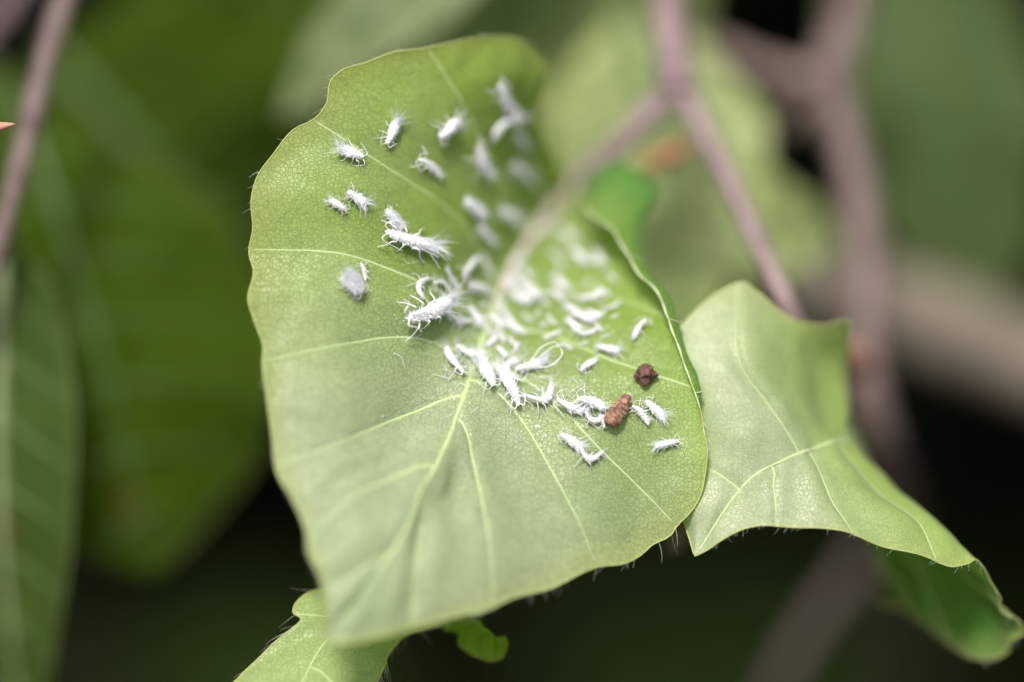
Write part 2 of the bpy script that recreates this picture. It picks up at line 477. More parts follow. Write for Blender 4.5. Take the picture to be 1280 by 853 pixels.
# ================================================================= MAIN LEAF
mid = [(0,716,232,19),(.25,704,246,17.6),(.5,692,260,16.4),(1,668,290,13.6),(2,632,350,9),(3,612,400,5.2),(4,597,445,2.8),(5,580,495,.6),(6,560,550,-1),(7,530,610,-2.6),(8,490,690,-4),(9,405,801,-5)]
l33 = [(0,716,232,19),(.25,690,222,15.6),(.5,665,205,13),(1,632,228,9.8),(2,570,268,4.8),(3,530,355,1.8),(4,510,422,.6),(5,505,520,-.3),(6,497,572,-1.6),(7,490,620,-3),(8,462,705,-4.4),(9,405,801,-5)]
l66 = [(0,716,232,19),(.25,684,192,12.8),(.5,655,125,8),(1,585,140,4.7),(2,478,205,1.2),(3,430,318,-.2),(4,420,432,-1),(5,425,553,-2.2),(6,430,600,-3),(7,440,645,-3.8),(8,435,722,-4.7),(9,405,801,-5)]
lm = [(0,716,232,19),(.15,697,200,14),(None,680,168,12),(None,672,140,10.3),(None,677,118,9.2),(None,685,95,8),(None,674,70,7),(None,655,52,6),(None,630,46,5.2),(None,600,47,4.3),(None,570,52,3.4),(1,535,60,2.6),
      (None,490,66,1.8),(None,460,78,1.3),(None,426,89,.8),(None,414,100,.6),(None,408,130,.5),(2,392,150,.4),(None,370,160,.3),(None,340,195,0),(None,322,220,-.2),(None,314,250,-.3),(None,316,288,-.3),(3,311,312,-.3),
      (None,317,340,-.6),(None,310,375,-1),(None,318,402,-1.2),(None,329,436,-1.4),(4,328,452,-1.6),(None,334,500,-2.2),(None,340,545,-2.6),(5,344,582,-3),(None,364,622,-3.6),(6,378,652,-3.9),(7,386,692,-4.4),(8,403,732,-4.9),(None,407,770,-5),(9,405,801,-5)]
r30 = [(0,716,232,19),(.25,718,242,17.5),(.5,712,264,16),(1,700,298,13),(1.5,700,325,10),(2,700,355,7.8),(3,690,418,3.6),(4,680,490,1.3),(4.6,640,510,.8),(5.5,590,575,-.8),(7,525,660,-3),(8,480,720,-4.3),(9,405,801,-5)]
r60 = [(0,716,232,19),(.25,734,240,15.5),(.5,748,268,14),(1,752,306,10.8),(1.5,772,340,7.6),(2,778,375,5),(3,780,455,1.8),(4,745,556,.2),(4.6,690,590,-.4),(5.5,605,645,-2),(7,520,715,-3.7),(8,470,755,-4.6),(9,405,801,-5)]
r85 = [(0,716,232,19),(.1,738,216,13.2),(.3,776,206,10.2),(.5,818,236,9.4),(.75,803,281,7.4),(1,800,317,5.6),(1.5,833,362,3.5),(2,850,404,2.2),(2.5,863,443,1.4),(3,874,488,.8),(3.3,862,535,.7),(3.6,852,572,.4),(4,812,622,.1),(4.6,728,665,-1),(5.5,614,715,-2.7),(7,516,760,-4),(8,463,780,-4.7),(9,405,801,-5)]
rm = [(0,716,232,19),(.1,728,246,12.5),(.3,733,262,8.4),(.5,746,274,6.8),(.75,769,288,5.2),(1,779,312,4.2),(None,790,332,3.4),(None,800,346,2.9),(1.5,816,358,2.3),(None,827,376,1.8),(2,834,400,1.3),(2.5,851,440,.7),(3,868,492,.3),(None,879,535,.2),(3.6,884,575,0),(None,882,592,0),(None,875,622,0),(None,862,642,0),(4,846,658,0),
      (None,840,668,-.1),(None,816,681,-.3),(None,800,695,-.5),(None,780,705,-.8),(4.6,746,709,-1.2),(None,735,713,-1.4),(None,690,735,-2),(None,636,750,-2.7),(5.5,614,761,-3),(None,580,768,-3.4),(None,540,780,-3.9),(7,514,786,-4.2),(None,480,796,-4.6),(8,455,801,-4.8),(None,425,805,-5),(9,405,801,-5)]
MV = [(.5, -1), (1, -1), (2, -1), (3, -1), (4, -1), (5, -1), (6.6, -1), (8, -1), (1.1, 1), (2, 1), (3, 1), (4, 1), (4.6, 1), (5.5, 1), (7, 1)]
def curve(rows, near=1.0):
    return fill_s(rows), PA([(r[1], r[2], r[3] * (near if r[3] < 0 else 1.0)) for r in rows])
NEAR = 1.45
main_surf = Surf({0: curve(mid, NEAR), -.33: curve(l33, NEAR), -.66: curve(l66, NEAR), -1: curve(lm, NEAR), .3: curve(r30, NEAR), .6: curve(r60, NEAR), .85: curve(r85, NEAR), 1: curve(rm, NEAR)},
                 0, 9, 230, 150, veins=(0, .5, 1, 2, 3, 4, 5, 6, 7, 8, 9), puck=0.2, noise_amp=0.2, seed=3, ridges=MV,
                 dens=lambda s: np.interp(np.linspace(0, 1, len(s)), [0, .30, .62, 1], [0, 1, 4.6, 9]))
if np.mean(main_surf.n[100:200, 40:110] @ FWD) > 0: main_surf.flip = True; main_surf.n = -main_surf.n
o_main = P(716, 232, 19)
main_leaf = empty('beech_leaf', o_main, 'large pale green cupped beech leaf underside crowded with white woolly aphids', 'leaf', 'beech leaves')
def main_hair(s, sgn):
    if sgn == 0:
        return (0.7, 0.7) if 1.6 < s < 2.6 else (0.3, 0.45)
    if 3.85 < s < 4.2: return (1.0, 1.3)
    return (0.5, 0.6) if 4.2 < s < 6.0 else (0.3, 0.4)
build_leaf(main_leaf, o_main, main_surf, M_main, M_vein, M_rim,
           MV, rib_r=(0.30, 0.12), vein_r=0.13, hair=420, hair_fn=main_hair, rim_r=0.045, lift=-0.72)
# pinkish lower midrib running on from the leaf stalk
t = np.linspace(0, 1, 60); s = 2.6 * t
p = main_surf.at(s, 0 * s); n = main_surf.at(s, 0 * s, main_surf.n)
r = (0.42 * (1 - t) ** 0.9 + 0.12) * MM * (1 + 0.06 * np.sin(t * 60))
g = Geo(); g.add(tube_geo(p + n * (r * 0.3)[:, None], r, 10))
tag(g.build('midrib_base', M_rib_pink, main_leaf, o_main), 'pinkish lower midrib')
# the rolled edge on the side of the curled lobe: pale, thick, a little uneven
sr = np.linspace(.15, 3.4, 120)
p = main_surf.at(sr, np.ones_like(sr))
g = Geo(); g.add(tube_geo(p, (0.065 + .02 * np.sin(sr * 21)) * MM * np.interp(sr, [.15, .5, 2.6, 3.4], [.7, 1, 1, .5]), 8))
tag(g.build('rolled_edge', M_rim_pale, main_leaf, o_main), 'pale rolled edge')
# leaf stalk from the fork
def stalk(rows, r0, r1, n=50, bumps=0.04):
    ts = np.linspace(0, 1, len(rows))
    tt = np.linspace(0, 1, n)
    p = spline(ts, PA(rows), tt)
    r = np.interp(tt, [0, .08, .5, .92, 1], [r0 * 1.18, r0, (r0 + r1) / 2, r1, r1 * 1.1]) * MM
    r = r * (1 + bumps * np.sin(tt * 37 + rows[0][0]) + bumps * 0.6 * np.sin(tt * 91))
    return tube_geo(p, r, 14)
g = Geo(); g.add(stalk([(848,112,17), (815,138,17.2), (775,180,17.8), (738,214,18.6), (716,232,19), (690,263,16.8)], 0.85, 0.7))
g.build('leaf_stalk', M_petiole, main_leaf, o_main)

# ================================================================= RIGHT LEAF (arched)
mid = [(0,1030,470,15),(.5,1055,520,10.5),(1,1064,546,6),(1.5,1044,551,3.4),(2,1020,560,2.2),(3,985,573,1),(4,930,606,.4),(5,868,696,-.3)]
a33 = [(0,1030,470,15),(.5,1052,512,10.3),(1,1058,510,7.5),(1.5,1022,515,4.2),(2,990,505,2.2),(3,945,520,1.2),(4,905,585,.6),(5,868,696,-.3)]
a66 = [(0,1030,470,15),(.5,1052,500,10),(1,1056,465,8.5),(1.5,1012,460,5.5),(2,962,445,2.6),(3,905,465,1.8),(4,875,565,1.2),(5,868,696,-.3)]
am = [(0,1030,470,15),(.4,1045,520,11),(.7,1050,462,9),(1,1063,404,6),(None,1030,407,5.2),(1.5,1000,402,4.8),(None,985,396,4.6),(2,972,386,4.4),(2.3,946,364,4.2),(2.6,920,354,4),(None,890,370,3.6),(3,856,402,3.2),(4,846,520,2.6),(4.6,852,640,1.6),(5,868,696,-.3)]
b33 = [(0,1030,470,15),(.3,1075,560,13),(.6,1100,630,10),(.85,1110,610,7.2),(1,1118,611,5.3),(1.5,1085,608,2.6),(2,1040,595,1.2),(3,990,604,.3),(4,930,624,0),(5,868,696,-.3)]
b66 = [(0,1030,470,15),(.3,1092,640,14),(.6,1165,725,8),(.85,1185,690,5.4),(1,1178,666,3.4),(1.5,1138,650,1.2),(2,1062,632,.4),(3,996,632,-.4),(4,931,642,-.4),(5,868,696,-.3)]
bm = [(0,1030,470,15),(.2,1100,710,14),(.4,1150,775,10.5),(.6,1238,824,6),(.65,1262,815,5.2),(.69,1262,802,4.8),(.73,1281,793,4.2),(.77,1276,775,3.8),(.80,1262,771,3.4),(.84,1249,762,3),(.88,1251,748,2.6),(.92,1240,733,2.2),(1,1226,705,1.6),(None,1208,706,1),(1.3,1190,709,.4),(None,1150,694,0),(1.8,1110,686,-.3),(2.3,1060,666,-.7),(None,1030,661,-.8),(3,1000,660,-.9),(4,930,661,-.9),(4.5,900,677,-.7),(None,880,690,-.5),(5,868,696,-.3)]
RV = [(2.6, -1), (4.1, -1), (.5, 1), (1.0, 1), (1.42, 1), (2.2, 1), (3.4, 1), (.6, -1)]
right_surf = Surf({0: curve(mid), -.33: curve(a33), -.66: curve(a66), -1: curve(am), .33: curve(b33), .66: curve(b66), 1: curve(bm)},
                  0, 5, 200, 110, veins=(0, .4, .85, 1.35, 2, 3, 4, 5), puck=0.18, noise_amp=0.16, seed=9, ridges=RV)
if np.mean(right_surf.n[90:190, 20:90] @ FWD) > 0: right_surf.flip = True; right_surf.n = -right_surf.n
o_right = P(1030, 470, 15)
right_leaf = empty('beech_leaf', o_right, 'arched pale green beech leaf draped beside the aphid leaf, bare of aphids', 'leaf', 'beech leaves')
build_leaf(right_leaf, o_right, right_surf, M_right, M_vein, M_rim,
           RV, rib_r=(0.15, 0.10), vein_r=0.06, hair=240, hair_fn=lambda s, sgn: (0.35, 0.35) if s > 1.2 else (0.8, 0.6), rim_r=0.04, lift=-.7)
g = Geo(); g.add(stalk([(852,112,17), (880,165,15.5), (915,235,13.5), (950,310,11.5), (985,385,10), (1012,440,12), (1032,474,15)], 0.72, 0.55))
g.build('leaf_stalk', M_petiole, right_leaf, o_right)

# ================================================================= LOWER LEAF (under the tip of the aphid leaf)
mid = [(0,600,760,10),(1,540,770,5),(2,470,770,2.5),(3,410,800,0.5),(4,375,860,-2),(5,350,930,-5)]
am = [(0,600,760,10),(.6,520,745,8),(1,460,735,6),(1.6,410,735,3),(2,380,744,1.6),(None,368,757,1.2),(2.3,366,764,1),(2.6,374,778,.8),(None,350,797,.4),(3,322,824,-.2),(None,300,845,-.6),(4,270,880,-2),(5,350,930,-5)]
a5 = [(0,600,760,10),(1,500,755,5.4),(2,420,755,1.9),(3,366,805,.3),(4,325,868,-2),(5,350,930,-5)]
bm = [(0,600,760,10),(.5,590,772,8),(1,556,780,5),(1.5,530,788,3.2),(None,508,795,2.4),(2,490,813,1.4),(None,480,835,.4),(3,468,860,-1),(4,430,900,-3),(5,350,930,-5)]
b5 = [(0,600,760,10),(1,548,776,5),(2,482,792,2.2),(3,440,830,-.1),(4,405,880,-2.5),(5,350,930,-5)]
low_surf = Surf({0: curve(mid), -.5: curve(a5), -1: curve(am), .5: curve(b5), 1: curve(bm)}, 0, 5, 120, 70, veins=(0, 1, 2, 3, 4, 5), puck=0.12, noise_amp=0.1, seed=21)
if np.mean(low_surf.n[40:90, 15:55] @ FWD) > 0: low_surf.flip = True; low_surf.n = -low_surf.n
o_low = P(600, 760, 10)
low_leaf = empty('beech_leaf', o_low, 'pale yellow-green beech leaf peeking out under the tip of the aphid leaf', 'leaf', 'beech leaves')
build_leaf(low_leaf, o_low, low_surf, M_low, M_vein, M_rim, [(2.4, -1), (4, -1), (3.6, 1)], rib_r=(0.09, .05), vein_r=0.035, hair=90, rim_r=0.04, lift=-.4)
# its crinkled, curled-up margin showing beyond
cm = [(0,545,770,4),(.3,568,776,3.2),(.55,590,784,2.8),(.8,604,797,2.6),(1,618,806,2.6),(1.2,634,808,2.8)]
ca = [(0,545,764,4),(.3,580,765,2.4),(.45,592,774,2.0),(.6,600,784,2.2),(.72,611,788,1.7),(.82,614,797,1.9),(1,630,797,2.0),(1.2,636,806,2.6)]
cb = [(0,545,778,4.2),(.2,556,788,3.4),(.38,572,794,3.6),(.5,573,806,3.2),(.65,582,815,3.3),(.8,598,823,3.0),(1,618,827,3.0),(1.1,628,824,3.0),(1.2,634,812,2.8)]
curl_surf = Surf({0: curve(cm), -1: curve(ca), 1: curve(cb)}, 0, 1.2, 60, 24, veins=(0, .2, .45, .7, .95, 1.2), puck=0.3, noise_amp=0.15, seed=33)
if np.mean(curl_surf.n @ FWD) < 0: curl_surf.flip = True; curl_surf.n = -curl_surf.n
o = curl_surf.blade(leaf_mat('leaf_curl', (0.30, 0.40, 0.08), (0.24, 0.42, 0.012), (0.46, 0.74, 0.01), net=0.3, trans=0.5), low_leaf, o_low)
o.name = 'curled_margin'; tag(o, 'crinkled bright green curled margin')

# ================================================================= BACKGROUND LEAVES
def generic_leaf(label, base, tip, width, mat, vein_mat, rim_mat, roll=0.0, sag=4.0, fold=0.15, n_veins=7, seed=0, wav=0.05, side=1, shape=0.8, stalk_rows=None, cat='leaf', bend=0.0, ns=80, nv=44, stalk_r=0.6, rib_mat=None, puck=0.14):
    """base, tip: (px, py, depth mm); width: half width mm; roll: turn about the leaf's axis, from facing the camera; side 1: underside to the camera"""
    b, t_ = P(*base), P(*tip)
    ax = t_ - b; L = np.linalg.norm(ax); ax /= L
    nrm = -FWD - ax * np.dot(-FWD, ax); nrm /= np.linalg.norm(nrm)
    sd = np.cross(ax, nrm)
    c, s_ = math.cos(roll), math.sin(roll)
    nrm, sd = nrm * c + sd * s_, sd * c - nrm * s_
    S = np.linspace(0, 1, 13)
    base_line = b + np.outer(S, ax) * L + np.outer(np.sin(S * math.pi) * sag * MM, nrm) + np.outer(np.sin(S * math.pi) * bend * MM, sd)
    curves = {}
    for v in (-1, -.5, 0, .5, 1):
        w = width * MM * np.sin(math.pi * np.clip(S, 0, 1) ** shape) ** 0.72 * v
        wave = 1 + wav * np.sin(S * 23 + seed + v)
        curves[v] = (S, base_line + np.outer(w * wave, sd) + np.outer(fold * np.abs(w), nrm) + np.outer(np.abs(v) * width * MM * wav * np.sin(S * 17 + seed * 2 + v * 2), nrm))
    sf = Surf(curves, 0, 1, ns, nv, veins=np.linspace(0, 1, n_veins + 2), puck=puck, noise_amp=0.3, seed=seed)
    want = -1 if side == 1 else 1
    if np.mean(sf.n @ FWD) * want < 0: sf.flip = True; sf.n = -sf.n
    root = empty('beech_leaf', b, label, cat, 'beech leaves')
    sv = [(x, sg) for x in np.linspace(0.08, 0.88, n_veins) for sg in (-1, 1)]
    # side veins sweep towards the tip: use slanted paths
    o = b
    bl = sf.blade(mat, root, o)
    tt = np.linspace(0, 1, 40)
    p = sf.at(tt, 0 * tt); n = sf.at(tt, 0 * tt, sf.n)
    r = (0.5 * (1 - tt) + 0.1) * MM
    g = Geo(); g.add(tube_geo(p, r, 8)); g.build('midrib', rib_mat or vein_mat, root, o)
    for x, sg in sv:
        vv = np.linspace(0, .96, 24)
        ss = np.clip(x + 0.14 * vv ** 1.1 * (1 - x * .6), 0, 0.99)
        p = sf.at(ss, sg * vv)
        g = Geo(); g.add(tube_geo(p, (0.17 * (1 - vv) + 0.05) * MM, 6)); g.build('side_vein', vein_mat, bl, o)
    g = Geo(); g.add(tube_geo(np.concatenate([sf.g[1:-1, 0], sf.g[::-1, -1][1:-1]]), 0.06 * MM, 5)); g.build('margin', rim_mat, root, o)
    if stalk_rows:
        g = Geo(); g.add(stalk(stalk_rows, stalk_r, stalk_r)); g.build('leaf_stalk', M_petiole, root, o)
    return root

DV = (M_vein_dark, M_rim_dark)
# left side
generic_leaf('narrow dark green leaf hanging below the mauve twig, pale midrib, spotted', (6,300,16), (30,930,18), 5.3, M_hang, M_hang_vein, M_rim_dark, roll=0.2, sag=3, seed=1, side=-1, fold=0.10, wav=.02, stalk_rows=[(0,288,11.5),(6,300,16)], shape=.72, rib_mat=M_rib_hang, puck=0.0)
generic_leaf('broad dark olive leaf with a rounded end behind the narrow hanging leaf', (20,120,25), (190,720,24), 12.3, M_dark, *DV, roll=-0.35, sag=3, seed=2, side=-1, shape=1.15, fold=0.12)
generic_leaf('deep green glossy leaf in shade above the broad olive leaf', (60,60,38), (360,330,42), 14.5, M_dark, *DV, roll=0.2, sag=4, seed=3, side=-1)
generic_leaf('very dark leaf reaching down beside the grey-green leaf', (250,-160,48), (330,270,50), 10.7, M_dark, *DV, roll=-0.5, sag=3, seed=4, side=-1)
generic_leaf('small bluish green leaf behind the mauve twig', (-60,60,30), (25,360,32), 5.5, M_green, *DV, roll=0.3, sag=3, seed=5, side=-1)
# behind the top of the aphid leaf
generic_leaf('big greyish green leaf behind the top of the aphid leaf', (800,-330,27), (348,152,25), 5.3, M_grey, *DV, roll=0.1, sag=2, seed=6, shape=.6, fold=.08)
generic_leaf('grey-green leaf hanging straight behind the top margin of the aphid leaf', (690,-280,36), (590,215,34), 8.6, M_pale, *DV, roll=-0.1, sag=2, seed=16, fold=.08)
generic_leaf('pale yellow-green leaf behind the forked twig', (784,20,30), (846,432,27), 7.8, M_bloom, *DV, roll=-0.2, sag=2, seed=7, shape=.9)
generic_leaf('light green leaf lobe between the two twigs', (800,238,32), (1048,304,29), 3.9, M_bloom, *DV, roll=0.1, sag=3, seed=8, shape=1.2)
generic_leaf('dull green leaf in front of the thick grey branch', (1120,-120,46), (1240,400,44), 7.6, M_green, *DV, roll=0.15, sag=3, seed=9, shape=.95)
generic_leaf('dim green leaf at the top between the twigs', (740,-160,42), (845,95,40), 4.2, M_pale, *DV, roll=-.3, sag=3, seed=10)
# below
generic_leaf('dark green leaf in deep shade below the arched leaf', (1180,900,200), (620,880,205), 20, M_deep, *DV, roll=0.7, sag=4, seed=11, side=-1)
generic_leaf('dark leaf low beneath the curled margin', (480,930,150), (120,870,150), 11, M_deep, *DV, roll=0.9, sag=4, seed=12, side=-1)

# ================================================================= TWIGS
def twig(label, rows, r0, r1, mat, buds=(), name='twig', cat='twig', nodes=()):
    org = P(*rows[0])
    root = empty(name, org, label, cat, 'hedge twigs')
    ts = np.linspace(0, 1, len(rows)); tt = np.linspace(0, 1, 90)
    p = spline(ts, PA(rows), tt)
    r = np.linspace(r0, r1, 90) * (1 + 0.05 * np.sin(tt * 31 + r0 * 9) + 0.03 * np.sin(tt * 83))
    for c_, w_, h_ in nodes: r = r * (1 + h_ * np.exp(-((tt - c_) / w_) ** 2))
    r[-4:] *= np.array([.97, .9, .75, .45])
    g = Geo(); g.add(tube_geo(p, r * MM, 16)); g.build('stem', mat, root, org)
    for rows_b, rb0, rb1 in buds:
        tb = np.linspace(0, 1, 40)
        pb = spline(np.linspace(0, 1, len(rows_b)), PA(rows_b), tb)
        rr = np.linspace(rb0, rb1, 40) * (1 + .05 * np.sin(tb * 40))
        rr[-3:] *= np.array([.9, .7, .4])
        g = Geo(); g.add(tube_geo(pb, rr * MM, 12)); g.build('side_shoot', mat, root, org)
    return root
twig('mauve twig that forks above the aphid leaf', [(832,-40,18), (836,20,17.8), (842,70,17.4), (847,118,17)], 1.15, 1.25, M_twig, nodes=[(.97, .06, .25)])
twig('upright dusky twig crossing the thick grey branch', [(1078,-40,30), (1052,50,29.5), (1042,110,29), (1068,220,28), (1082,330,27), (1080,430,26), (1088,500,26), (1104,560,29), (1114,630,40), (1128,740,62), (1140,900,110), (1150,1150,180)], 1.15, 1.3, M_twig_left,
     buds=[([(1044,95,29.5), (1000,98,30), (950,85,31), (880,55,33)], 1.1, 0.8)], nodes=[(.125, .03, .3), (.4, .02, .15)])
twig('thin mauve twig beside the narrow hanging leaf', [(98,-40,14), (70,30,13), (46,120,12), (26,200,11.5), (2,290,11), (-32,400,11)], 0.85, 0.6, M_twig_left, nodes=[(.45, .05, .15)])
twig('thick grey-brown branch behind the upright twig', [(880,295,46), (1000,340,44), (1130,390,43), (1300,452,42), (1450,500,41)], 3.1, 3.4, M_branch, name='branch', cat='branch')
twig('dim mauve twig low below the arched leaf', [(1120,620,44), (1075,700,42), (1020,775,40), (975,850,39), (940,930,38)], 0.75, 0.65, M_twig_shade)
twig('short mauve twig in the shadow beyond the small bluish leaf', [(40,-60,40), (5,-10,40), (-40,50,40)], 1.0, .9, M_twig)
twig('dark hairy twig showing in the gap under the aphid leaf', [(905,560,9), (880,620,8.5), (858,655,8), (838,690,8.6)], 0.7, 0.6, M_twig_shade)

# ---- buds: pointed, of overlapping scales
def bud(label, base, tip, r, mat, name='bud', n=5, attach=None, parent=None, org=None):
    b, t_ = P(*base), P(*tip)
    ax = t_ - b; L = np.linalg.norm(ax); ax /= L
    u = np.cross(ax, FWD); u /= np.linalg.norm(u); w = np.cross(ax, u)
    root = parent or empty(name, b, label, 'bud')
    og = b if parent is None else org
    x = np.linspace(0, 1, 14)
    g = Geo(); g.add(tube_geo(b + np.outer(x * L, ax), r * MM * np.sin(np.clip(x * .92 + .08, 0, 1) * math.pi) ** 0.8 * 0.9 + 1e-6, 12)); g.build('bud_core', mat, root, og)
    for k in range(n):
        a0 = k * 2.4; x0 = 0.02 + 0.5 * k / n
        ys = np.linspace(0, 1, 8); verts = []; faces = []
        for i, y in enumerate(ys):
            xx = x0 + y * (0.5)
            rad = r * MM * (math.sin(min(xx * .92 + .08, 1) * math.pi) ** .8 * .93 + .04)
            wd = 1.1 * (1 - y ** 2) + .03
            for j in range(7):
                an = a0 + (j - 3) / 3 * wd
                verts.append(b + ax * (xx * L) + (u * math.cos(an) + w * math.sin(an)) * rad * (1.03 + .05 * (1 - y)))
        for i in range(7):
            for j in range(6):
                faces.append((i * 7 + j, i * 7 + j + 1, i * 7 + j + 8, i * 7 + j + 7))
        g = Geo(); g.add((verts, faces)); g.build('bud_scale', mat, root, og)
    return root
bud('reddish brown pointed bud tip in front of the thin mauve twig', (-60,168,0.2), (20,155,0.0), .45, M_bud_pink)
bud('russet dry bud at the fork of the mauve twig', (866,182,17.5), (792,212,18.5), .62, M_bud)
bud('rosy pink bud by the corner of the arched leaf', (1082,470,20), (1050,425,15), .95, M_bud_pink)
bud('brown bud blurred on the upright dusky twig', (1035,100,30), (976,172,31), .75, M_twig_left)

# curled stipule under the arched leaf
org = P(1085, 700, 10)
stip = empty('stipule', org, 'thin yellow-green curled strip hanging under the arched leaf', 'stipule')
rows = [(1098,690,10),(1110,715,10.5),(1132,735,11),(1135,750,11.2),(1118,758,11),(1098,752,10.6),(1092,748,10.6)]
tt = np.linspace(0, 1, 50); p = spline(np.linspace(0, 1, len(rows)), PA(rows), tt)
vv = np.concatenate([p - FWD * .0007, p + FWD * .0007]); ff = [(i, i + 1, i + 51, i + 50) for i in range(49)]
g = Geo(); g.add((vv, ff)); g.build('strip', M_low, stip, org)
g = Geo(); g.add(tube_geo(vv[:50], .00008, 5)); g.build('edge', M_rim, stip, org)

# ================================================================= APHIDS
def tube_mm(pts, rad, sides=8, n=10):
    ts = np.linspace(0, 1, len(pts)); tt = np.linspace(0, 1, n)
    return tube_geo(spline(ts, np.array(pts, float), tt), np.interp(tt, np.linspace(0, 1, len(rad)), rad), sides)

def aphid_body(kind, seed):
    """body, legs and feelers as one continuous skin, in mm, 2 mm long, head at +x, feet at z = 0"""
    rnd = random.Random(seed)
    G = Geo()
    h = {'plump': .36, 'slim': .26, 'long': .30, 'ball': .38, 'bent': .24}[kind]
    R = {'plump': .29, 'slim': .17, 'long': .22, 'ball': .38, 'bent': .16}[kind]
    n = 26
    x = np.linspace(-1, 1, n)
    bendy = {'plump': 0, 'slim': .12, 'long': .10, 'ball': 0, 'bent': .55}[kind] * rnd.choice((-1, 1))
    y = bendy * (x ** 2 - .4)
    z = h + .06 * np.sin(x * 3) + .05 * np.sin(x * 2.2 + seed) + (0.10 * x if kind in ('slim', 'bent') else 0)
    prof = np.interp(x, [-1, -.93, -.75, -.35, .05, .30, .42, .55, .68, .82, .94, 1], [.08, .38, .78, 1, .92, .70, .62, .66, .52, .50, .36, .08])
    prof = prof * (1 + .05 * np.sin(x * 34) + np.array([.10 * noise.noise(Vector((q * 4, seed, 0))) for q in x]))
    G.add(tube_geo(np.stack([x, y, z], 1), prof * R, 14))
    for i, lx in enumerate((.50, .28, .05)):
        for sg in (-1, 1):
            y0 = bendy * (lx ** 2 - .4)
            reach = rnd.uniform(.28, .52); fwd = (.42, .05, -.5)[i] * rnd.uniform(.7, 1.3)
            knee = (lx + fwd * .45, y0 + sg * (R * .5 + reach * .45), h + rnd.uniform(.05, .2))
            foot = (lx + fwd, y0 + sg * (R * .6 + reach), .03)
            if kind in ('slim', 'bent') and rnd.random() < .4: continue
            G.add(tube_mm([(lx, y0 + sg * R * .3, h - .04), (lx + fwd * .15, y0 + sg * (R * .8 + .05), h + .02), knee, ((knee[0] + foot[0]) / 2 + .02, (knee[1] + foot[1]) / 2 + sg * .06, (knee[2] + foot[2]) / 2 - .02), foot,
                           (foot[0] + fwd * .15, foot[1] + sg * .05, .02)], [.05, .036, .028, .024, .02, .018], 7, 16))
    for sg in (-1, 1):
        y0 = bendy * .5
        G.add(tube_mm([(.88, y0 + sg * .05, h + .02), (1.08, y0 + sg * .22, h + .14), (1.0 + rnd.uniform(-.5, .2), y0 + sg * rnd.uniform(.35, .5), h + .16), (.7 + rnd.uniform(-.6, .3), y0 + sg * rnd.uniform(.45, .7), h + .12)], [.036, .026, .02, .016], 6, 14))
    me = bpy.data.meshes.new('aphid_raw')
    me.from_pydata([tuple(v) for v in G.v], [], G.f); me.update()
    o = bpy.data.objects.new('aphid_raw', me); C.objects.link(o)
    md = o.modifiers.new('r', 'REMESH'); md.mode = 'VOXEL'; md.voxel_size = .019
    sm = o.modifiers.new('s', 'SMOOTH'); sm.factor = .4; sm.iterations = 1
    dg = bpy.context.evaluated_depsgraph_get(); dg.update()
    ev = o.evaluated_get(dg)
    new = bpy.data.meshes.new_from_object(ev)
    bpy.data.objects.remove(o)
    nv = len(new.vertices); co = np.zeros(nv * 3); new.vertices.foreach_get('co', co)
    new.vertices.foreach_set('co', co * MM); new.update()
    new.polygons.foreach_set('use_smooth', [True] * len(new.polygons))
    new.materials.clear(); new.materials.append(M_aphid); new.name = 'aphid_body_' + kind
    return new, (R, h, bendy, prof, x)

def aphid_wool(kind, info, seed):
    rnd = random.Random(seed); R, h, bendy, prof, x = info
    G = Geo()
    nshort, nlong, ll = {'plump': (700, 60, .8), 'slim': (260, 14, .45), 'long': (1000, 70, .6), 'ball': (1500, 120, .7), 'bent': (260, 12, .45)}[kind]
    for k in range(nshort + nlong):
        lng = k >= nshort
        xx = rnd.uniform(-1, .2) if lng else rnd.uniform(-1, .85)
        if lng: xx = -1 + abs(rnd.gauss(0, .35))
        an = rnd.uniform(-.1, math.pi + .1)
        rr = np.interp(xx, x, prof) * R
        yb = bendy * (xx ** 2 - .4)
        nrm = np.array([rnd.gauss(-.15, .35) - (1.2 if lng else 0), math.cos(an), math.sin(an)]); nrm /= np.linalg.norm(nrm)
        st = np.array([xx, yb + math.cos(an) * rr * .9, h + .06 * math.sin(xx * 3) + math.sin(an) * rr * .9])
        L = rnd.uniform(.35, 1) * ll if lng else rnd.uniform(.03, .11) * (2.8 if kind == 'ball' else 1)
        bend = np.array([rnd.gauss(-.3, .5), rnd.gauss(0, .5), rnd.gauss(-.1, .4)])
        t = np.linspace(0, 1, 6 if lng else 4)[:, None]
        path = st + nrm * t * L + bend * t ** 2 * L * .6
        path[:, 2] = np.maximum(path[:, 2], .03)
        G.add(tube_geo(path * MM, np.linspace(.011 if lng else .012, .003, len(t)) * MM, 3, caps=False))
    me = bpy.data.meshes.new('aphid_wool_' + kind)
    me.from_pydata([tuple(v) for v in G.v], [], G.f); me.update(); me.materials.append(M_wool)
    return me

VAR = {}
for i, (kind, n_) in enumerate((('plump', 5), ('slim', 4), ('long', 4), ('ball', 3), ('bent', 4))):
    VAR[kind] = []
    for k in range(n_):
        b_, inf = aphid_body(kind, 100 + i * 10 + k)
        VAR[kind].append((b_, aphid_wool(kind, inf, 200 + i * 10 + k)))

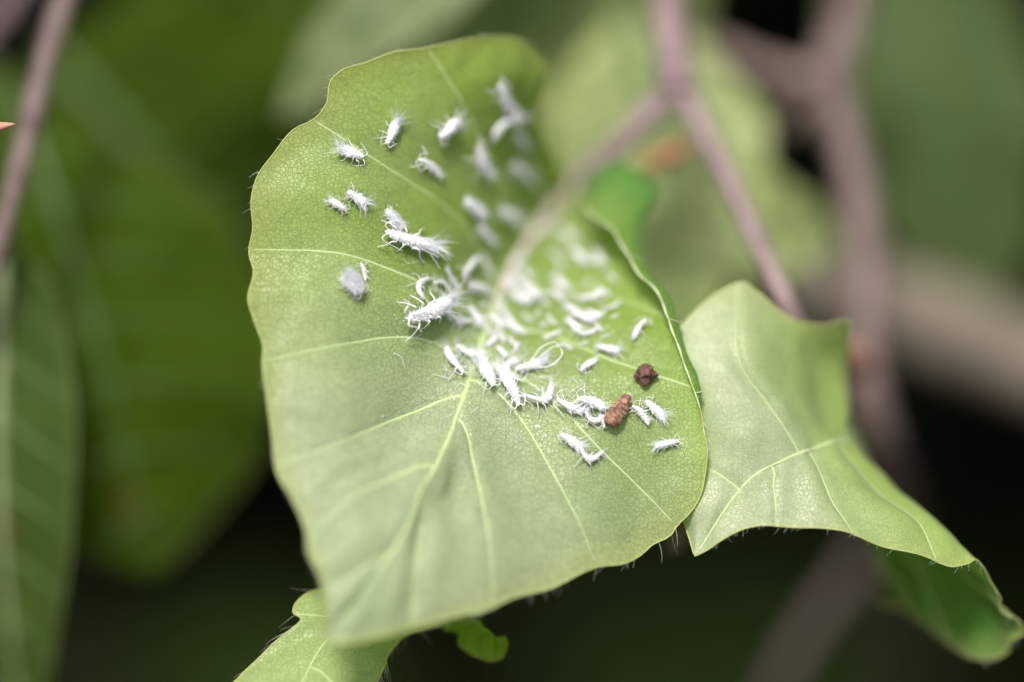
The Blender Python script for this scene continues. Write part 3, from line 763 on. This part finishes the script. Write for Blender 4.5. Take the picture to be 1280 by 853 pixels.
bvh_v = main_surf.g.reshape(-1, 3)
nvv = len(main_surf.v)
fac = []
for i in range(len(main_surf.s) - 1):
    for j in range(nvv - 1):
        a = i * nvv + j; fac.append((a, a + 1, a + nvv + 1, a + nvv))
BV = BVHTree.FromPolygons([tuple(x) for x in bvh_v], fac)
def on_leaf(px, py):
    d = P(px, py, 0) - EYE; d /= np.linalg.norm(d)
    hit, nrm, idx, dist = BV.ray_cast(Vector(EYE), Vector(d))
    if hit is None: return None, None
    if nrm.dot(Vector(FWD)) > 0: nrm = -nrm
    return hit, nrm
GROUP = 'woolly aphids on the cupped leaf'
count = {}
def aphid(hx, hy, rx, ry, kind, label, fat=1.0, name='aphid', cat='aphid'):
    """head and rear pixels; the body lies on the blade between them"""
    ph, _ = on_leaf(hx, hy); pr, _ = on_leaf(rx, ry); pc, n = on_leaf((hx + rx) / 2, (hy + ry) / 2)
    if ph is None or pr is None or pc is None:
        if pc is None: return
        ph, pr = Vector(P(hx, hy, 0)), Vector(P(rx, ry, 0))
    # smooth the normal over a body length
    ns = [on_leaf((hx + rx) / 2 + dx, (hy + ry) / 2 + dy)[1] for dx, dy in ((8, 0), (-8, 0), (0, 8), (0, -8))]
    n = sum([x for x in ns if x is not None], n.copy()).normalized()
    ax = ph - pr
    px_len = math.hypot(hx - rx, hy - ry)
    ax = ax - n * ax.dot(n)
    ax.normalize()
    # length from the picture, foreshortening undone up to a point
    vis = math.sqrt(max(1 - ax.dot(Vector(FWD)) ** 2, .25))
    length = min(px_len * .05 / vis, 4.2)
    sc = length / 2.0
    sd = n.cross(ax)
    m = Matrix((ax, sd, n)).transposed().to_4x4()
    body, wool = VAR[kind][count.get(kind, 0) % len(VAR[kind])]
    count[kind] = count.get(kind, 0) + 1
    root = bpy.data.objects.new(name, body); C.objects.link(root)
    wide = px_len * .05 / 2 * (1 + (1 / vis - 1) * .3) * fat * (1.12 if kind == 'plump' else 1.0)
    root.matrix_world = Matrix.Translation(pc + n * 0.00002) @ m @ Matrix.Diagonal((sc, wide, wide, 1))
    tag(root, label, cat, GROUP)
    w = bpy.data.objects.new('wax_wool', wool); C.objects.link(w); w.parent = root
    tag(w, kind='stuff')
    return root

A = aphid
SHARP = [
 (453,200,420,186,'plump','white aphid with bluish wax tail walking near the notch of the upper margin',1.0),
 (480,181,496,148,'plump','white aphid with long thin feelers on the second side vein',.85),
 (541,171,567,150,'plump','fluffy white aphid, rear raised, below the top margin',1.1),
 (519,196,548,217,'slim','small white aphid by itself below the fluffy one under the top margin',1.2),
 (588,184,606,220,'slim','slightly blurred slender aphid beside the top side vein',1.3),
 (617,103,637,142,'long','blurred white aphid high on the leaf, its body a slanted stroke',.9),
 (655,138,612,163,'bent','blurred forked tuft under the highest aphid',.9),
 (433,264,411,250,'plump','small aphid with spread feelers, front one of a pair by the leaf margin',.85),
 (432,240,456,256,'plump','small woolly aphid, rear one of a pair by the leaf margin',1.0),
 (480,262,498,284,'ball','tufted aphid just above the biggest long aphid',.9),
 (477,292,544,312,'long','long white aphid with legs showing, walking to the leaf margin',.85),
 (450,370,430,345,'ball','round white ball of wool on the side vein by the leaf margin',1.25),
 (449,330,457,351,'slim','tiny slender skin touching the round ball of wool',1.3),
 (527,347,521,373,'bent','small bent white skin between the two longest aphids',1.5),
 (494,404,566,374,'long','long fuzzy white aphid pointing down the leaf towards the pale vein',.85),
 (553,396,583,404,'slim','small slender skin beside the tail of the long fuzzy aphid',1.2),
 (575,472,552,436,'slim','slender aphid standing across the start of the pale vein',1.2),
 (566,440,602,448,'slim','horizontal slender aphid at the upper end of the sharp row',1.3),
 (618,490,600,455,'plump','plump aphid in the sharp row at the midrib',.9),
 (650,511,622,462,'long','long curved aphid in the sharp row at the midrib',.8),
 (640,482,637,450,'bent','bent skin standing up behind the long curved aphid',1.4),
 (645,466,684,452,'long','woolly aphid trailing two long curled threads',.9),
 (652,455,636,452,'slim','small aphid tucked behind the one trailing threads',1.5),
 (658,508,694,486,'bent','arched white skin at the lower side of the sharp row',1.4),
 (697,504,736,517,'slim','slender aphid beginning the row that ends at the brown scale',1.4),
 (722,500,760,512,'slim','upper aphid of the pile touching the brown scale',1.6),
 (728,518,757,526,'bent','lower curved aphid of the pile touching the brown scale',1.5),
 (757,536,751,518,'slim','small upright skin pressed against the brown scale',1.5),
 (700,545,727,562,'plump','woolly aphid of the low pair on its own below the row',.9),
 (720,566,752,573,'bent','curved aphid of the low pair on its own below the row',1.5),
 (789,509,812,530,'slim','white aphid lying close to the brown scale on its far side',1.5),
 (805,503,829,524,'plump','spiky white aphid beneath the dark crumb',.9),
 (848,552,818,559,'plump','lone white aphid close to the rolled margin',.7),
 (808,403,790,426,'slim','lone slender skin high on the blade near the rolled margin',1.3),
 (745,435,775,441,'plump','pale aphid with wings of wax above the brown scale',.7),
 (725,467,746,452,'slim','small aphid just below the pale one with wings of wax',1.5),
 (608,436,620,424,'plump','small aphid at the upper edge of the sharp row',.9),
]
for a in SHARP: A(*a[:6], a[6] * (1.25 if a[4] == 'plump' else 1.15))
BLUR = {
 'blurred white aphid in the crowd at the middle of the midrib': [
  (612,398,630,412,'plump'),(640,372,664,384,'plump'),(652,362,676,378,'plump'),(632,398,650,420,'long'),(622,376,632,398,'slim'),(636,424,648,438,'slim'),(618,412,632,430,'bent'),(646,352,634,366,'plump'),
  (600,410,616,420,'slim'),(626,360,640,348,'plump'),(604,396,592,410,'slim'),(628,392,638,402,'slim'),(660,372,678,366,'slim'),(654,394,666,402,'bent'),(612,384,620,394,'slim'),(648,410,656,420,'slim'),(668,398,676,388,'bent'),(676,376,688,384,'slim'),(598,386,608,378,'bent'),(650,430,640,444,'slim'),(622,436,634,448,'plump')],
 'soft white aphid between the long fuzzy aphid and the midrib': [
  (540,350,562,362,'bent'),(553,336,570,360,'slim'),(572,346,594,322,'slim'),(600,322,612,346,'slim'),(580,358,604,364,'plump'),(582,386,598,408,'plump'),(574,368,560,378,'slim')],
 'blurred aphid in the far cluster beyond the midrib, towards the rolled margin': [
  (692,350,708,366,'plump'),(688,368,706,378,'plump'),(722,380,752,372,'long'),(756,392,776,380,'slim'),(716,396,744,404,'plump'),(718,420,750,412,'bent'),(680,426,702,416,'slim'),(742,402,754,416,'slim'),(708,402,726,416,'plump'),
  (704,384,722,392,'plump'),(734,392,752,398,'plump'),(762,372,746,366,'plump'),(700,432,716,438,'slim'),(684,396,696,408,'slim'),(712,366,722,374,'slim'),(728,360,738,352,'slim'),(748,384,758,378,'bent'),(764,400,774,394,'slim'),(724,432,736,428,'slim'),(696,344,704,334,'slim'),(676,410,686,402,'bent'),(752,424,762,418,'slim')],
 'very blurred white tuft high in the hollow of the leaf': [
  (638,166,652,182,'plump'),(632,206,656,220,'plump'),(576,250,598,268,'ball'),(594,282,610,300,'plump'),(618,264,642,276,'plump')],
 'faint white wool on the pink base of the midrib': [
  (668,296,686,284,'plump'),(684,266,700,256,'slim'),(634,338,650,322,'plump'),(650,340,664,352,'plump'),(700,250,716,240,'plump')],
 'faint aphid in the hollow near the curled green lobe': [
  (700,290,716,306,'plump'),(716,318,736,334,'plump'),(744,318,754,336,'plump'),(758,344,772,352,'slim'),(690,318,704,332,'slim')],
}
for lab, rows in BLUR.items():
    for r_ in rows: A(*r_, lab, 1.0)

# the two long curled threads of wax
thread_root = None
for o in list(C.objects):
    if o.get('label') == 'woolly aphid trailing two long curled threads': thread_root = o
def surf_pt(px, py, h=.25):
    q, n = on_leaf(px, py)
    return np.array(q + n * (h * MM))
for rows in ([(668,456,.3),(684,448,.9),(696,446,1.2),(706,445,1.0),(716,441,.8)], [(672,462,.3),(690,464,.8),(702,456,1.0),(699,447,1.1),(686,447,1.2)], [(665,455,.3),(676,445,.9),(690,443,1.3),(700,448,1.2)]):
    tt = np.linspace(0, 1, 30)
    p = spline(np.linspace(0, 1, len(rows)), np.array([surf_pt(*r_) for r_ in rows]), tt)
    g = Geo(); g.add(tube_geo(p, np.linspace(.045, .015, 30) * MM, 5))
    me_o = g.build('wax_thread', M_wool)
    me_o.parent = thread_root; bpy.context.view_layer.update()
    me_o.matrix_parent_inverse = thread_root.matrix_world.inverted()

# ---- brown scale and dark crumb
def place_local(px, py, hx, hy):
    q, n = on_leaf(px, py); h_, _ = on_leaf(hx, hy)
    ax = (h_ - q); ax = (ax - n * ax.dot(n)).normalized()
    return q, ax, n.cross(ax), n
q, ax, sd, n = place_local(773, 515, 788, 493)
root = empty('bud_scale', q, 'reddish brown ridged capsule lying at the end of the aphid row', 'bud scale')
M3 = np.array([ax, sd, n])
tt = np.linspace(0, 1, 44); L = 2.35
rad = np.interp(tt, [0, .04, .15, .35, .6, .8, .93, 1], [.10, .36, .50, .53, .44, .34, .26, .12]) * (1 + .07 * np.sin(tt * 55))
verts, faces = tube_geo(np.stack([(tt - .52) * L, .04 * np.sin(tt * 5), .45 + .03 * np.sin(tt * 9)], 1), rad, 26)
verts = np.array(verts)
for i in range(len(verts)):
    v_ = verts[i]; a = noise.noise(Vector(v_ * 4.5)); b_ = noise.noise(Vector(v_ * 11))
    c_ = np.array([v_[0], .03, .45]); verts[i] = v_ + (v_ - c_) * (a * .22 + b_ * .12)
mesh_obj('husk', (verts * MM) @ M3, faces, M_brown, root)
for k in range(7):
    x0 = -1.1 + k * .30
    for sg in (-1, 0, 1):
        vv, ff = [], []
        for i in range(5):
            for j in range(5):
                an = math.pi / 2 + sg * .85 + (j - 2) * .2
                rr = np.interp((x0 + i * .085) / L + .52, tt, rad) * 1.04 + .05 * (1 - i / 4) + random.uniform(0, .035)
                vv.append((x0 + i * .085 + .04 * abs(j - 2), math.cos(an) * rr, .45 + math.sin(an) * rr))
        for i in range(4):
            for j in range(4): ff.append((i*5+j, i*5+j+1, i*5+j+6, i*5+j+5))
        mesh_obj('plate', (np.array(vv) * MM) @ M3, ff, M_scale_edge if random.random() < .45 else M_brown, root)
q, ax, sd, n = place_local(806, 473, 818, 470)
bmx = bmesh.new(); bmesh.ops.create_icosphere(bmx, subdivisions=4, radius=.58)
for v in bmx.verts:
    f_ = 1 + .55 * noise.noise(v.co * 2.3 + Vector((4, 1, 0))) + .16 * noise.noise(v.co * 5.0) + .08 * noise.noise(v.co * 17)
    v.co = Vector((v.co.x * 1.12, v.co.y, v.co.z * .85)) * f_ + Vector((0, 0, .45))
    v.co = (ax * v.co.x + sd * v.co.y + n * v.co.z) * MM
me = bpy.data.meshes.new('crumb'); bmx.to_mesh(me); bmx.free(); me.materials.append(M_crumb)
crumb = bpy.data.objects.new('crumb', me); C.objects.link(crumb); crumb.location = q
tag(crumb, 'small lumpy dark brown crumb on the blade above the spiky aphid', 'crumb')

# ---- flecks of wax scattered over the blade
G = Geo()
for k in range(90):
    px, py = random.gauss(640, 80), random.gauss(420, 70)
    q, n = on_leaf(px, py)
    if q is None: continue
    q = np.array(q); n = np.array(n)
    u = np.cross(n, RNG.normal(0, 1, 3)); u /= np.linalg.norm(u); w = np.cross(n, u)
    r_ = random.uniform(.03, .09) * MM
    pts = [q + n * .03 * MM + (u * math.cos(a) * r_ * random.uniform(.4, 1) + w * math.sin(a) * r_ * random.uniform(.4, 1)) for a in np.arange(6) * math.pi / 3]
    top = q + n * (.03 * MM + r_ * .5)
    G.add((pts + [top], [(i, (i + 1) % 6, 6) for i in range(6)]))
for k in range(240):
    px, py = random.gauss(640, 62), random.gauss(425, 58)
    if random.random() < .35:
        px, py = random.uniform(560, 760), 0; py = 450 + (px - 560) * .33 + random.gauss(0, 12)
    q, n = on_leaf(px, py)
    if q is None: continue
    q = np.array(q); n = np.array(n)
    u = np.cross(n, RNG.normal(0, 1, 3)); u /= np.linalg.norm(u); w = np.cross(n, u)
    L = random.uniform(.3, 1.3) * MM; c1, c2 = random.gauss(0, .7), random.gauss(0, .5)
    x = np.linspace(0, 1, 7)[:, None]
    path = q + u * x * L + w * (c1 * x ** 2 + c2 * np.sin(x * 5)) * L * .6 + n * (.05 * MM + np.sin(x * 3.1) * random.uniform(.05, .4) * MM)
    G.add(tube_geo(path, random.uniform(.006, .013) * MM, 3, caps=False))
wf = G.build('wax_fluff', M_wool)
tag(wf, 'tiny white wax flecks and threads strewn among the aphids', 'wax', None, 'stuff')
